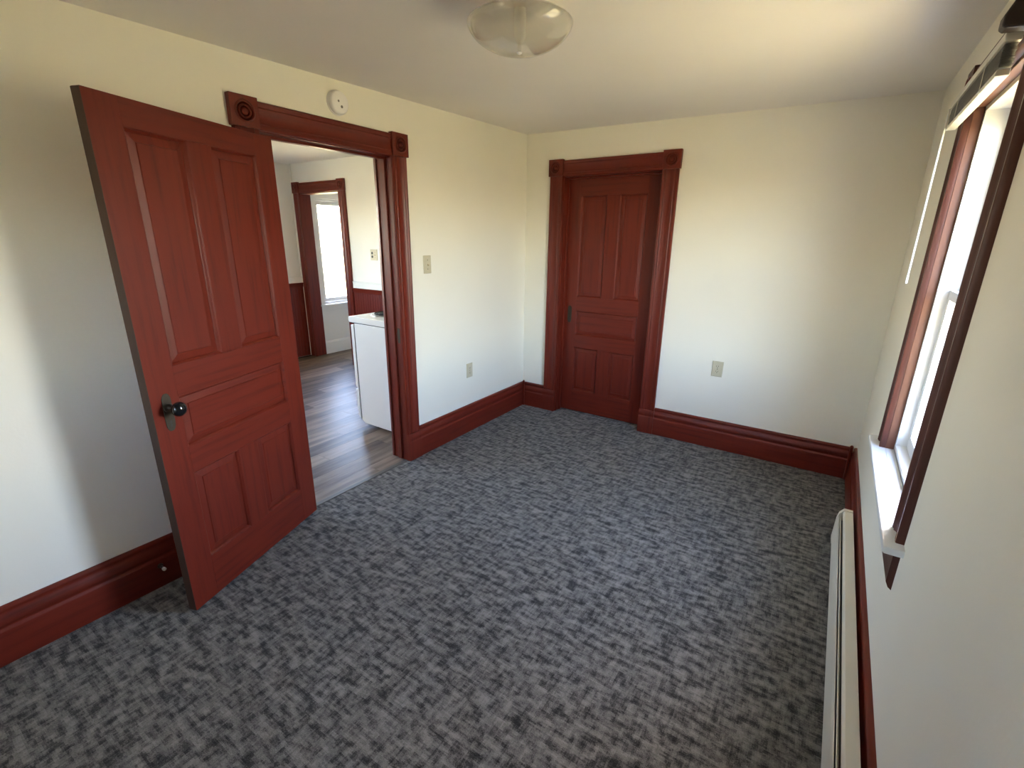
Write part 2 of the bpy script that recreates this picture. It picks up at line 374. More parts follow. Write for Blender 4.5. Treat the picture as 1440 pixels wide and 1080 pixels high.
def jambs(t, f, s0, s1, zt, d0, d1, ax, stop=None):
    # s0<s1 clear opening, lining boards outside it; d0..d1 depth
    for e, sg in ((s0, -1), (s1, 1)):
        a, b = sorted((e, e + sg * 0.019)); box('jamb', (a, b, d0, d1, -0.004, zt), WD['z'], t, 0.0015, f)
        if stop:
            a, b = sorted((e - sg * 0.012, e)); box('door_stop_strip', (a, b, stop[0], stop[1], 0, zt - 0.012), WD['z'], t, 0.002, f)
    box('head_jamb', (s0 - 0.019, s1 + 0.019, d0, d1, zt, zt + 0.019), WD[ax], t, 0.0015, f)
    if stop: box('door_stop_strip', (s0, s1, stop[0], stop[1], zt - 0.012, zt), WD[ax], t, 0.002, f)

# kitchen doorway
t = thing('trim_2', 'red-brown fluted casing with bullseye corner blocks around the kitchen doorway', 'door casing', (0, 0, 0), 0, 'structure')
fl = wall_map('left')
casing(t, fl, -2.347, -1.540, 2.010, 2.140, 0.118, 'y')
jambs(t, fl, -2.352, -1.533, 2.006, -WT - 0.005, 0.003, 'y', (-0.085, -0.05))
fk = lambda s, d, z: (-WT - d, s, z)
for e, sg in ((-2.347, -1), (-1.540, 1)):
    bm = bmesh.new(); add_prism(bm, casing_prof(0.11), 0, 2.12, lambda p, q, z: fk(e + sg * p, q, z)); link('casing', bm, WD['z'], t, 0, 50)
bm = bmesh.new(); add_prism(bm, casing_prof(0.11), -2.347, -1.540, lambda p, q, s: fk(s, q, 2.010 + p)); link('head_casing', bm, WD['y'], t, 0, 50)
sp = box('strike_plate', (-1.536, -1.5315, -0.03, -0.006, 0.86, 0.96), M_BRONZE, t, 0.001, fl)
# closed-door casing
t = thing('trim_3', 'red-brown fluted casing with corner blocks around the closed door', 'door casing', (0, 0, 0), 0, 'structure')
fb = wall_map('back')
casing(t, fb, 0.364, 1.172, 2.030, 2.158, 0.120, 'x', True, 0.031, True)
jambs(t, fb, 0.371, 1.165, 2.026, -WT, 0.003, 'x', (-0.082, -0.055))
# kitchen end-wall opening
t = thing('trim_4', 'dusty-red casing around the opening at the kitchen end', 'door casing', (0, 0, 0), 0, 'structure')
casing(t, fb, -3.262, -2.520, 2.035, 2.162, 0.116, 'x', False, 0.031, True, -0.004, 0.120)
jambs(t, fb, -3.269, -2.511, 2.026, -WT - 0.01, 0.003, 'x')

# ------------------------------------------------------------------ five-panel doors
def five_panel_door(t, w, h, th, z0, flip=False):
    # local: u from hinge edge 0..w along +x, thickness along y (face at y=0, body to y=-th), z up
    U = (lambda u: w - u) if flip else (lambda u: u)
    st = 0.112
    def bx_(name, u0, u1, za, zb, ax, ya=-th, yb=0.0):
        a, b = sorted((U(u0), U(u1))); return box(name, (a, b, ya, yb, za, zb), WD[ax], t, 0.0012)
    zr = [z0, 0.205, 0.612, 0.722, 0.940, 1.060, 1.886, z0 + h]
    bx_('stile', 0, st, z0, z0 + h, 'z'); bx_('stile', w - st, w, z0, z0 + h, 'z')
    for a, b in ((0, 1), (2, 3), (4, 5), (6, 7)): bx_('rail', st, w - st, zr[a], zr[b], 'x')
    mu0, mu1 = 0.357, 0.466
    k = w / 0.817; mu0 *= k; mu1 *= k
    bx_('muntin', mu0, mu1, zr[1], zr[2], 'z'); bx_('muntin', mu0, mu1, zr[5], zr[6], 'z')
    for (u0, u1, za, zb, ax) in ((st, mu0, zr[1], zr[2], 'z'), (mu1, w - st, zr[1], zr[2], 'z'), (st, w - st, zr[3], zr[4], 'x'),
                                 (st, mu0, zr[5], zr[6], 'z'), (mu1, w - st, zr[5], zr[6], 'z')):
        a, b = sorted((U(u0), U(u1)))
        bm = bmesh.new()
        for sg, yo in ((1, 0.0), (-1, -th)):
            def ring(ins, dep): return [bm.verts.new((x_, yo - sg * dep, z_)) for x_, z_ in ((a + ins, za + ins), (b - ins, za + ins), (b - ins, zb - ins), (a + ins, zb - ins))]
            R = [ring(0, 0.0135), ring(0.012, 0.0135), ring(0.040, 0.0095), ring(0.0425, 0.0065)]
            for p, q in zip(R, R[1:]):
                for i in range(4): bm.faces.new((p[i], p[(i + 1) % 4], q[(i + 1) % 4], q[i]))
            bm.faces.new(R[-1])
        pn = link('panel', bm, WD[ax], t)
        mp = [(0, 0.016), (0, 0.0005), (0.003, 0.0005), (0.0045, 0.003), (0.007, 0.0045), (0.010, 0.008), (0.0125, 0.0125), (0.0125, 0.016)]
        bm = bmesh.new()
        for sg, yo in ((1, 0.0), (-1, -th)):
            loops = [[bm.verts.new((x_, yo - sg * dep, z_)) for x_, z_ in ((a + ins, za + ins), (b - ins, za + ins), (b - ins, zb - ins), (a + ins, zb - ins))] for ins, dep in mp]
            for p, q in zip(loops, loops[1:]):
                for i in range(4): bm.faces.new((p[i], p[(i + 1) % 4], q[(i + 1) % 4], q[i]))
        link('moulding', bm, WD[ax], pn)
def escutcheon(t, u, z, y0):
    bm = bmesh.new()
    pts = []
    for k in range(24):
        a = 2 * math.pi * k / 24; cx_, cz_ = math.cos(a), math.sin(a)
        pts.append((u + 0.019 * max(-1, min(1, cx_ * 1.35)), z + 0.075 * max(-1, min(1, cz_ * 1.06))))
    add_prism(bm, pts, y0, y0 + 0.003, lambda p, q, a: (p, a, q))
    e = link('escutcheon', bm, M_BRONZE, t, 0.001)
    bm = bmesh.new()
    add_prism(bm, [(u + 0.0055 * math.cos(a * math.pi / 6), z - 0.038 + 0.0055 * math.sin(a * math.pi / 6)) for a in range(12)], y0 + 0.003, y0 + 0.0036, lambda p, q, a: (p, a, q))
    add_prism(bm, [(u - 0.002, z - 0.042), (u + 0.002, z - 0.042), (u + 0.0035, z - 0.058), (u - 0.0035, z - 0.058)], y0 + 0.003, y0 + 0.0036, lambda p, q, a: (p, a, q))
    link('keyhole', bm, M_CREAM_D, e)
    return e
def knob(t, u, z, y0):
    bm = bmesh.new()
    add_lathe(bm, [(0, 0), (.017, 0), (.017, .004), (.011, .008), (.0085, .013), (.0085, .030), (.014, .034)], lambda a, b, h: (u + a, y0 + h, z + b), 24)
    kb = link('knob_shank', bm, M_BRONZE, t, 0, 40)
    bm = bmesh.new()
    pr = [(0, .030)] + [(.0285 * math.sin(math.pi * k / 14), .053 - .022 * math.cos(math.pi * k / 14)) for k in range(1, 14)] + [(0, .075)]
    add_lathe(bm, pr, lambda a, b, h: (u + a, y0 + h, z + b), 28)
    link('knob', bm, M_BLACK, t, 0, 60)['label'] = 'round black porcelain knob'
# open door: hinge line beside the left casing, visible face is its kitchen side
th_ = 0.3435
DW = 0.8169
t = thing('door_1', 'open red-brown five-panel wooden door with black knob, swung into the room', 'door', (0.0645, -2.3237, 0), 0, 'structure')
# local +x runs from hinge to free edge; local +y is the outward normal of the seen face
t.matrix_world = Matrix(((math.sin(th_), math.cos(th_), 0, 0.0645), (-math.cos(th_), math.sin(th_), 0, -2.3237), (0, 0, 1, 0), (0, 0, 0, 1)))
five_panel_door(t, DW, 1.961, 0.036, 0.016)
box('worn_shaded_edge', (DW - 0.0002, DW + 0.0012, -0.0355, -0.0005, 0.018, 1.975), mat('worn_edge_painted_shade', (0.050, 0.022, 0.012), 0.6), t)['label'] = 'worn closing edge with its shade painted dark'  # thin strip: edge wear, plus the edge's shade painted in
escutcheon(t, 0.757, 0.893, 0.0); knob(t, 0.757, 0.912, 0.003)
for z in (0.28, 1.00, 1.70):
    bm = bmesh.new(); add_lathe(bm, [(0, -.045), (.006, -.045), (.006, .045), (0, .045)], lambda a, b, h: (-0.004 + a, -0.042 + b, z + h), 14)
    add_box(bm, -0.0015, 0.0, -0.038, -0.006, z - .045, z + .045)
    link('hinge', bm, M_BRONZE, t, 0, 40)
# closed door
t = thing('door_2', 'closed dark red-brown five-panel wooden door in the end wall', 'door', (0.374, 0.0845, 0), 0, 'structure')
t.matrix_world = Matrix(((1, 0, 0, 0.374), (0, -1, 0, 0.0845), (0, 0, 1, 0), (0, 0, 0, 1)))
five_panel_door(t, 0.788, 2.012, 0.036, 0.010)
escutcheon(t, 0.055, 0.905, 0.0)

# ------------------------------------------------------------------ windows
def sash(t, name, f, s0, s1, z0, z1, dc, w=0.045, th=0.032, botw=None, topw=None):
    bm = bmesh.new(); bw = botw or w; tw = topw or w
    add_box(bm, s0, s0 + w, dc - th / 2, dc + th / 2, z0, z1, f); add_box(bm, s1 - w, s1, dc - th / 2, dc + th / 2, z0, z1, f)
    add_box(bm, s0 + w, s1 - w, dc - th / 2, dc + th / 2, z0, z0 + bw, f); add_box(bm, s0 + w, s1 - w, dc - th / 2, dc + th / 2, z1 - tw, z1, f)
    o = link(name, bm, M_VINYL, t, 0.002)
    box('pane', (s0 + w - 0.004, s1 - w + 0.004, dc - 0.002, dc + 0.002, z0 + bw - 0.004, z1 - tw + 0.004), M_GLASS, o, 0, f)
    return o
def window(t, f, s0, s1, z0, z1, zm, df0, df1, wall_t):
    # vinyl frame from df0 (inside) to df1 (outside), both negative depths behind the wall face
    fw_ = 0.030
    bm = bmesh.new()
    add_box(bm, s0, s0 + fw_, df1, df0, z0, z1, f); add_box(bm, s1 - fw_, s1, df1, df0, z0, z1, f)
    add_box(bm, s0 + fw_, s1 - fw_, df1, df0, z0, z0 + 0.030, f); add_box(bm, s0 + fw_, s1 - fw_, df1, df0, z1 - fw_, z1, f)
    link('window_frame', bm, M_VINYL, t, 0.002)
    a, b = s0 + fw_ + 0.001, s1 - fw_ - 0.001
    sash(t, 'lower_sash', f, a, b, z0 + 0.031, zm + 0.020, df0 - 0.052, 0.042, 0.03, 0.055, 0.036)
    sash(t, 'upper_sash', f, a, b, zm - 0.016, z1 - fw_ - 0.001, df0 - 0.085, 0.042, 0.03, 0.034, 0.045)
WW = {a: wood('window_casing_wood_' + a, a, (0.080, 0.025, 0.017), (0.052, 0.016, 0.011), 0.36) for a in 'yz'}
fr_ = wall_map('right')
def right_window(name, label, a0, a1):
    t = thing(name, label, 'window', (0, 0, 0), 0, 'structure')
    casing(t, fr_, a0 + 0.010, a1 - 0.010, 2.030, 2.160, 0.112, 'y', False, 0.030, True, 0.6665, 0.118, WW)
    for e, sg in ((a0, 1), (a1, -1)):
        a, b = sorted((e, e + sg * 0.012)); box('jamb', (a, b, -0.036, 0.0, 0.6665, 2.035), M_FADED, t, 0.001, fr_)
    box('head_jamb', (a0 + 0.012, a1 - 0.012, -0.036, 0.0, 2.020, 2.035), M_FADED_Y, t, 0.001, fr_)
    window(t, fr_, a0 + 0.0005, a1 - 0.0005, 0.6665, 2.034, 1.350, -0.030, -0.15, WTR)
    bm = bmesh.new()
    sp_ = [(.0005, .643), (.048, .643), (.0535, .648), (.0545, .656), (.052, .664), (.047, .6665), (.0005, .6665)]
    add_prism(bm, sp_, a0 - 0.1419, a1 + 0.1439, lambda d, z, s: fr_(s, d, z))
    add_box(bm, a0, a1, -0.08, 0.0005, .6455, .6665, fr_)
    link('stool', bm, M_WHITE, t, 0.001, 40)['label'] = 'white painted window stool'
    box('stop_bead', (a0 + 0.013, a1 - 0.013, -0.048, -0.030, 0.6665, 0.684), M_WHITE, t, 0.004, fr_)
    bm = bmesh.new(); ap = [(0, .500), (.010, .508), (.018, .526), (.018, .628), (.022, .643), (0, .643)]
    add_prism(bm, ap, a0 - 0.100, a1 + 0.102, lambda d, z, s: fr_(s, d, z)); link('apron', bm, WW['y'], t, 0, 50)
right_window('window_1', 'tall white double-hung window framed in dark red-brown casing', WY0, WY1)
# far-room window (white)
t = thing('window_2', 'bright white window beyond the kitchen opening', 'window', (0, 0, 0), 0, 'structure')
f2 = wall_map('bleft')
bm = bmesh.new()
for q in ((BW[0], BW[0] + 0.03, BW[2], BW[3]), (BW[1] - 0.03, BW[1], BW[2], BW[3]), (BW[0] + 0.03, BW[1] - 0.03, BW[2], BW[2] + 0.03), (BW[0] + 0.03, BW[1] - 0.03, BW[3] - 0.03, BW[3])):
    add_box(bm, q[0] , q[1], -0.13, -0.02, q[2], q[3], f2)
link('window_frame', bm, M_VINYL, t, 0.002)
sash(t, 'sash', f2, BW[0] + 0.031, BW[1] - 0.031, BW[2] + 0.031, BW[3] - 0.031, -0.075, 0.045, 0.03)
for a, b in ((BW[0] - 0.068, BW[0] + 0.004), (BW[1] - 0.004, BW[1] + 0.07)): box('casing', (a, b, 0, 0.018, BW[2] + 0.002, BW[3] + 0.06), M_WHITE, t, 0.002, f2)
box('head_casing', (BW[0] + 0.004, BW[1] - 0.004, 0, 0.018, BW[3] - 0.004, BW[3] + 0.06), M_WHITE, t, 0.002, f2)
box('stool', (BW[0] - 0.068, BW[1] + 0.08, 0, 0.045, BW[2] - 0.022, BW[2] + 0.002), M_WHITE, t, 0.003, f2)
box('apron', (BW[0] - 0.06, BW[1] + 0.06, 0, 0.014, BW[2] - 0.085, BW[2] - 0.022), M_WHITE, t, 0.002, f2)
bm = bmesh.new(); add_prism(bm, [(0, -.004), (.016, -.004), (.016, .145), (.012, .155), (.008, .168), (0, .17)], WT + 0.012, BY1, lambda d, z, s: f2(s, d, z))
tag(link('baseboard_far_left', bm, M_WHITE), 'white baseboard under the far bright window', 'baseboard', 'structure')
# unseen kitchen window behind the open door, added to brighten the kitchen
t = thing('window_fill_kitchen', 'unseen white kitchen window added for light behind the open door', 'window', (0, 0, 0), 0, 'structure')
f3 = wall_map('kleft')
window(t, f3, KW[0] + 0.0005, KW[1] - 0.0005, KW[2], KW[3] - 0.0005, 1.54, -0.02, -0.13, 0.15)
box('stool', (KW[0] - 0.05, KW[1] + 0.05, 0.013, 0.05, KW[2] - 0.02, KW[2]), M_WHITE, t, 0.003, f3)

# unseen small window added behind the viewer as fill light
t = thing('window_fill_front', 'small white double-hung window added behind the viewer for fill light', 'window', (0, 0, 0), 0, 'structure')
f4 = lambda s, d, z: (s, YF + d, z)
window(t, f4, FW[0] + 0.0005, FW[1] - 0.0005, FW[2], FW[3] - 0.0005, 1.43, -0.02, -0.13, 0.15)
casing(t, f4, FW[0] + 0.006, FW[1] - 0.006, FW[3] - 0.004, FW[3] + 0.126, 0.112, 'x', False, 0.030, True, FW[2], 0.118)
box('stool', (FW[0] - 0.13, FW[1] + 0.13, 0.0005, 0.05, FW[2] - 0.024, FW[2]), M_WHITE, t, 0.003, f4)

# ------------------------------------------------------------------ kitchen wainscot: beadboard, cap, white rail above
def wainscot(name, f, s0, s1, label, ax):
    t = thing(name, label, 'wainscot', (0, 0, 0), 0, 'structure')
    bwid = 0.083; n = max(1, round((s1 - s0) / bwid)); bwid = (s1 - s0) / n
    pr = [(0, 0), (0, .006), (.003, .010), (bwid * .42, .010), (bwid * .45, .007), (bwid * .48, .007), (bwid * .51, .010), (bwid - .003, .010), (bwid, .006), (bwid, 0)]
    me = None
    for k in range(n):
        if me is None:
            bm = bmesh.new(); o = f(0, 0, 0)
            add_prism(bm, pr, -0.004, 0.918, lambda p, q, z: tuple(Vector(f(p, q, z)) - Vector(o)))
            ob = link('board', bm, WD['z'], t); me = ob.data
        else:
            ob = bpy.data.objects.new('board', me); C.objects.link(ob); ob.parent = t
        ob.location = f(s0 + k * bwid, 0, 0)
    bm = bmesh.new(); add_prism(bm, [(0, .905), (.014, .905), (.018, .918), (.018, .940), (.024, .946), (.024, .958), (0, .958)], s0, s1, lambda d, z, s: f(s, d, z))
    link('cap_rail', bm, WD[ax], t, 0, 50)
    bm = bmesh.new(); add_prism(bm, [(0, .959), (.012, .959), (.012, 1.022), (.016, 1.025), (.014, 1.034), (0, 1.036)], s0, s1, lambda d, z, s: f(s, d, z))
    link('white_rail', bm, M_KWALL, t)['label'] = 'cream flat rail above the wainscot'
wainscot('trim_5', wall_map('back'), -2.398, -0.15, 'red vertical-board wainscot behind the stove', 'x')
wainscot('trim_6', wall_map('kleft'), KY, -0.001, 'dark vertical-board wainscot on the far kitchen wall beside the open door', 'y')
bm = bmesh.new(); add_lathe(bm, [(0, 1.04), (.012, 1.04), (.012, KT), (0, KT)], lambda a, b, h: (KX + 0.030 + a, -0.014 + b, h), 12)
tag(link('trim_7', bm, M_KWALL, None, 0, 40), 'slim cream corner pipe beside the kitchen opening', 'pipe', 'structure')

# ------------------------------------------------------------------ stove
SX0, SX1, SY0, SY1 = -0.838, -0.19, -1.287, -0.53
t = thing('stove', 'white electric kitchen stove with coil burners seen from its side', 'stove', (0, 0, -0.004))
bm = bmesh.new()
add_prism(bm, [(SX0 + 0.045, 0.060), (SX0 + 0.080, 0.035), (SX1, 0.035), (SX1, 0.882), (SX0 + 0.045, 0.882)], SY0, SY1, lambda p, q, a: (p, a, q))
link('body', bm, M_ENAMEL, t, 0.002)
box('gap_shade_strip', (SX0 + 0.034, SX0 + 0.046, SY0 + 0.004, SY1 - 0.004, 0.07, 0.875), M_SHADE_GAP, t)  # dark strip painted in as shade behind the oven door and drawer
bm = bmesh.new(); add_prism(bm, [(SX0, 0.345), (SX0 + 0.033, 0.335), (SX0 + 0.033, 0.868), (SX0 + 0.004, 0.868), (SX0, 0.86)], SY0, SY1, lambda p, q, a: (p, a, q))
od = link('oven_door', bm, M_ENAMEL, t, 0.002)
bm = bmesh.new(); add_box(bm, SX0 - 0.034, SX0 - 0.018, SY0 + 0.04, SY1 - 0.04, 0.822, 0.846); add_box(bm, SX0 - 0.022, SX0 + 0.001, SY0 + 0.07, SY0 + 0.10, 0.824, 0.844); add_box(bm, SX0 - 0.022, SX0 + 0.001, SY1 - 0.10, SY1 - 0.07, 0.824, 0.844)
link('door_handle', bm, M_ENAMEL, od, 0.004)
bm = bmesh.new(); add_box(bm, SX0 - 0.001, SX0 + 0.004, SY0 + 0.16, SY1 - 0.16, 0.47, 0.72); link('oven_window', bm, M_BLACK, od, 0.002)
bm = bmesh.new(); add_prism(bm, [(SX0 + 0.002, 0.318), (SX0 + 0.033, 0.326), (SX0 + 0.033, 0.062), (SX0 + 0.024, 0.060), (SX0 + 0.012, 0.085), (SX0, 0.15)], SY0, SY1, lambda p, q, a: (p, a, q))
dr = link('storage_drawer', bm, M_ENAMEL, t, 0.002)
box('drawer_pull', (SX0 - 0.012, SX0 + 0.004, SY0 + 0.004, SY1 - 0.004, 0.300, 0.324), M_ENAMEL, dr, 0.004)
bm = bmesh.new(); add_prism(bm, [(SX0 - 0.016, 0.905), (SX0 - 0.010, 0.889), (SX1, 0.889), (SX1, 0.936), (SX0 - 0.006, 0.936), (SX0 - 0.014, 0.928)], SY0 - 0.006, SY1 + 0.006, lambda p, q, a: (p, a, q))
ct = link('cooktop', bm, M_ENAMEL, t, 0.003)
box('cooktop_gap_shade', (SX0 + 0.004, SX1, SY0 + 0.004, SY1 - 0.004, 0.881, 0.890), M_SHADE_GAP, t)  # dark slab painted in as shade under the cooktop
for (bx_, by_, r) in ((SX0 + 0.18, SY0 + 0.22, 0.100), (SX0 + 0.20, SY1 - 0.20, 0.080), (SX0 + 0.46, SY0 + 0.20, 0.080), (SX0 + 0.46, SY1 - 0.20, 0.095)):
    bm = bmesh.new(); add_lathe(bm, [(r + 0.022, .937), (r + 0.022, .9385), (r + 0.016, .941), (r + 0.008, .941), (r, .938), (0, .9375)], lambda a, b, h: (bx_ + a, by_ + b, h), 28)
    bu = link('burner', bm, M_CHROME, t, 0, 40)
    bm = bmesh.new(); prev = None; seg = 110; rr = 0.0055
    for k in range(seg + 1):
        a = k / seg * 2 * math.pi * 4; R_ = 0.018 + (r - 0.018) * k / seg
        ring = [bm.verts.new((bx_ + (R_ + rr * math.cos(q)) * math.cos(a), by_ + (R_ + rr * math.cos(q)) * math.sin(a), .950 + rr * math.sin(q))) for q in (0, 1.571, 3.142, 4.712)]
        if prev:
            for i in range(4): bm.faces.new((prev[i], prev[(i + 1) % 4], ring[(i + 1) % 4], ring[i]))
        prev = ring
    link('coil', bm, M_STEEL, bu, 0, 60)
bm = bmesh.new(); add_prism(bm, [(SX1 - 0.075, .936), (SX1, .936), (SX1, 1.10), (SX1 - 0.035, 1.10)], SY0, SY1, lambda p, q, a: (p, a, q))
bk = link('backguard', bm, M_ENAMEL, t, 0.004)
for k in range(5):
    y_ = SY0 + 0.10 + k * 0.14
    bm = bmesh.new(); add_lathe(bm, [(0, 0), (.02, 0), (.018, .018), (0, .018)], lambda a, b, h: (SX1 - 0.056 - h, y_ + a, 1.02 + b), 16)
    link('knob', bm, M_STEEL, bk, 0, 40)
for (x_, y_) in ((SX0 + 0.18, SY0 + 0.06), (SX0 + 0.18, SY1 - 0.06), (SX1 - 0.06, SY0 + 0.06), (SX1 - 0.06, SY1 - 0.06)):
    bm = bmesh.new(); add_lathe(bm, [(0, 0), (.016, 0), (.016, .02), (.010, .022), (.010, .037), (0, .037)], lambda a, b, h: (x_ + a, y_ + b, h), 12)
    link('foot', bm, M_STEEL, t)

# ------------------------------------------------------------------ wall plates, detector, doorstop
def plate(name, label, cat, f, sc, zc, w, h, kind, group=None):
    t = thing(name, label, cat, (0, 0, 0), 0, None, group)
    bm = bmesh.new(); b = 0.004
    for (ins, d) in ((0, 0.0), (0, 0.002), (b, 0.006)): pass
    R = []
    for ins, d in ((0, 0.0003), (0, 0.0025), (b, 0.0062)):
        R.append([bm.verts.new(f(sc + a * (w / 2 - ins), d, zc + c * (h / 2 - ins))) for a, c in ((-1, -1), (1, -1), (1, 1), (-1, 1))])
    for p, q in zip(R, R[1:]):
        for i in range(4): bm.faces.new((p[i], p[(i + 1) % 4], q[(i + 1) % 4], q[i]))
    bm.faces.new(R[0]); bm.faces.new(R[-1])
    link('cover_plate', bm, M_CREAM, t, 0.001)
    def screw(s, z):
        bm = bmesh.new(); add_lathe(bm, [(0, .006), (.003, .006), (.0028, .0074), (0, .0078)], lambda a, c, hh: f(s + a, hh, z + c), 10); link('screw', bm, M_BRONZE, t, 0, 40)
    def duplex(s):
        for dz in (-0.0195, 0.0195):
            bm = bmesh.new(); pts = [(s + 0.0165 * max(-1, min(1, 1.15 * math.cos(a * math.pi / 12))), zc + dz + 0.0142 * max(-1, min(1, 1.05 * math.sin(a * math.pi / 12)))) for a in range(24)]
            add_prism(bm, pts, 0.006, 0.0078, lambda p, q, d: f(p, d, q)); r = link('receptacle', bm, M_CREAM, t, 0.0005)
            for q in (-0.0065, 0.0065): box('slot', (s + q - 0.0012, s + q + 0.0012, 0.0078, 0.0081, zc + dz - 0.001, zc + dz + 0.0075), M_CREAM_D, r, 0, f)
            bm = bmesh.new(); add_lathe(bm, [(0, .0078), (.0026, .0078), (.0026, .0081), (0, .0081)], lambda a, c, hh: f(s + a, hh, zc + dz - 0.007 + c), 10); link('ground_hole', bm, M_CREAM_D, r)
        screw(s, zc)
    def toggle(s):
        box('toggle_surround', (s - 0.006, s + 0.006, 0.006, 0.0072, zc - 0.0125, zc + 0.0125), M_CREAM, t, 0.0005, f)
        bm = bmesh.new(); add_prism(bm, [(0.006, -0.005), (0.006, 0.005), (0.019, -0.003), (0.018, -0.009)], s - 0.004, s + 0.004, lambda d, z, q: f(q, d, zc + z)); link('toggle', bm, M_CREAM, t, 0.0008)
        screw(s, zc + 0.030); screw(s, zc - 0.030)
    if kind == 'duplex': duplex(sc)
    elif kind == 'toggle': toggle(sc)
    else:
        g = 0.023
        for dz in (-0.0195, 0.0195):
            bm = bmesh.new(); add_lathe(bm, [(0, .006), (.0145, .006), (.0145, .0072), (0, .0072)], lambda a, c, hh: f(sc - g + a, hh, zc + dz + c), 18); link('receptacle', bm, M_CREAM_D, t)
        toggle(sc + g)
plate('light_switch', 'cream single toggle switch plate on the left wall beside the doorway', 'light switch', fl, -1.2575, 1.365, 0.074, 0.120, 'toggle')
plate('wall_outlet', 'small cream outlet low on the wall between kitchen doorway and corner', 'outlet', fl, -0.815, 0.514, 0.074, 0.118, 'duplex')
plate('wall_outlet', 'cream duplex outlet low on the end wall right of the closed door', 'outlet', fb, 1.727, 0.624, 0.078, 0.118, 'duplex')
plate('switch_outlet_plate', 'wide cream plate with dark sockets and toggle above the stove', 'outlet', fb, -2.004, 1.346, 0.112, 0.118, 'combo')

t = thing('smoke_detector', 'round white smoke detector above the kitchen doorway', 'smoke detector', (0, 0, 0))
dc = (-1.893, 2.216)
bm = bmesh.new(); add_lathe(bm, [(0, .0003), (.060, .0003), (.060, .006), (0, .006)], lambda a, b, h: (h, dc[0] + a, dc[1] + b), 40); link('base_ring', bm, M_WPLAS, t, 0, 40)
bm = bmesh.new(); add_lathe(bm, [(0, .006), (.057, .006), (.057, .022), (.054, .030), (.048, .034), (.020, .036), (0, .036)], lambda a, b, h: (h, dc[0] + a, dc[1] + b), 40)
cv = link('cover', bm, M_WPLAS, t, 0, 40)
for (a_, b_, r) in ((-0.012, 0.004, .0055), (0.006, -0.020, .007)):
    bm = bmesh.new(); add_lathe(bm, [(0, .0355), (r, .0352), (r, .0368), (r * .6, .0372), (0, .0372)], lambda a, b, h: (h, dc[0] + a_ + a, dc[1] + b_ + b), 16)
    link('test_button', bm, mat('grey_button', (0.2, 0.18, 0.16), 0.5), cv)

t = thing('door_stop', 'small door stop with white rubber tip on baseboard behind the open door', 'door stop', (0, 0, 0))
yz = (-3.094, 0.106)
bm = bmesh.new(); add_lathe(bm, [(0, .0302), (.012, .0302), (.011, .034), (.0055, .037), (.005, .066), (0, .066)], lambda a, b, h: (h, yz[0] + a, yz[1] + b), 18); link('post', bm, M_DARKW, t, 0, 40)
bm = bmesh.new(); add_lathe(bm, [(0, .064), (.0075, .064), (.0078, .074), (.005, .078), (0, .079)], lambda a, b, h: (h, yz[0] + a, yz[1] + b), 18); link('tip', bm, M_RUBBER, t, 0, 40)

# ------------------------------------------------------------------ baseboard heater
HY_0, HY_1 = -3.95, -0.925
t = thing('baseboard_heater', 'long cream metal baseboard heater on the floor under the window', 'heater', (0, 0, 0))
def strip(name, prof, s0, s1, material, parent, bev=0.0015):
    bm = bmesh.new(); add_prism(bm, prof, s0, s1, lambda d, z, s: fr_(s, d, z)); return link(name, bm, material, parent, bev)
strip('back_plate', [(.0312, .0), (.034, .0), (.034, .200), (.0312, .200)], HY_0, HY_1, M_HEAT, t)
strip('top_cover', [(.0312, .200), (.0312, .206), (.066, .206), (.073, .196), (.073, .186), (.070, .186), (.070, .195), (.065, .200)], HY_0, HY_1, M_HEAT, t)
strip('damper', [(.076, .176), (.081, .183), (.084, .181), (.079, .172)], HY_0, HY_1, M_HEAT, t, 0.001)
strip('front_panel', [(.084, .150), (.086, .172), (.089, .172), (.092, .150), (.096, .034), (.090, .022), (.086, .022), (.092, .036)], HY_0, HY_1, M_HEAT, t)
strip('fin_core', [(.036, .045), (.074, .045), (.074, .150), (.036, .150)], HY_0 + 0.02, HY_1 - 0.02, M_HEAT_IN, t)
for y_ in (HY_1, HY_0):
    s = 1 if y_ == HY_1 else -1
    a, b = sorted((y_ - s * 0.022, y_ + s * 0.004))
    strip('end_cap', [(.0311, 0), (.094, 0), (.0985, .030), (.0945, .150), (.088, .184), (.070, .2095), (.0311, .2095)], a, b, M_HEAT, t, 0.002)

# ------------------------------------------------------------------ window blind
t = thing('window_blind', 'cream venetian blind raised to the top of the window', 'blind', (0, 0, 0))
BY0_, BY1_ = -1.885, -1.115
strip('headrail', [(.0315, 2.031), (.0315, 2.060), (.060, 2.060), (.060, 2.056), (.0655, 2.052), (.0655, 2.031)], BY0_, BY1_, M_BLIND, t, 0.002)
bm = bmesh.new()
for k in range(18):
    z_ = 1.976 + k * 0.003; dj = random.uniform(-0.0012, 0.0012); sj = random.uniform(-0.004, 0.004)
    add_prism(bm, [(.036 + dj, z_), (.048 + dj, z_ + .0022), (.062 + dj, z_), (.062 + dj, z_ + .0007), (.048 + dj, z_ + .0029), (.036 + dj, z_ + .0007)], BY0_ + 0.008 + sj, BY1_ - 0.008 + sj, lambda d, z, s: fr_(s, d, z))
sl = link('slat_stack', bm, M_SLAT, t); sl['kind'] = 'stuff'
strip('bottom_rail', [(.036, 1.957), (.036, 1.9725), (.062, 1.9725), (.064, 1.968), (.064, 1.957)], BY0_ + 0.008, BY1_ - 0.008, M_BLIND, t, 0.002)
bm = bmesh.new(); add_lathe(bm, [(0, 1.385), (.0042, 1.385), (.0045, 1.41), (.0035, 1.42), (.0035, 2.03), (0, 2.03)], lambda a, b, h: (W - 0.0685 + a, -1.135 + b, h), 10)
link('tilt_wand', bm, M_VINYL, t, 0, 40)['label'] = 'thin white tilt wand'
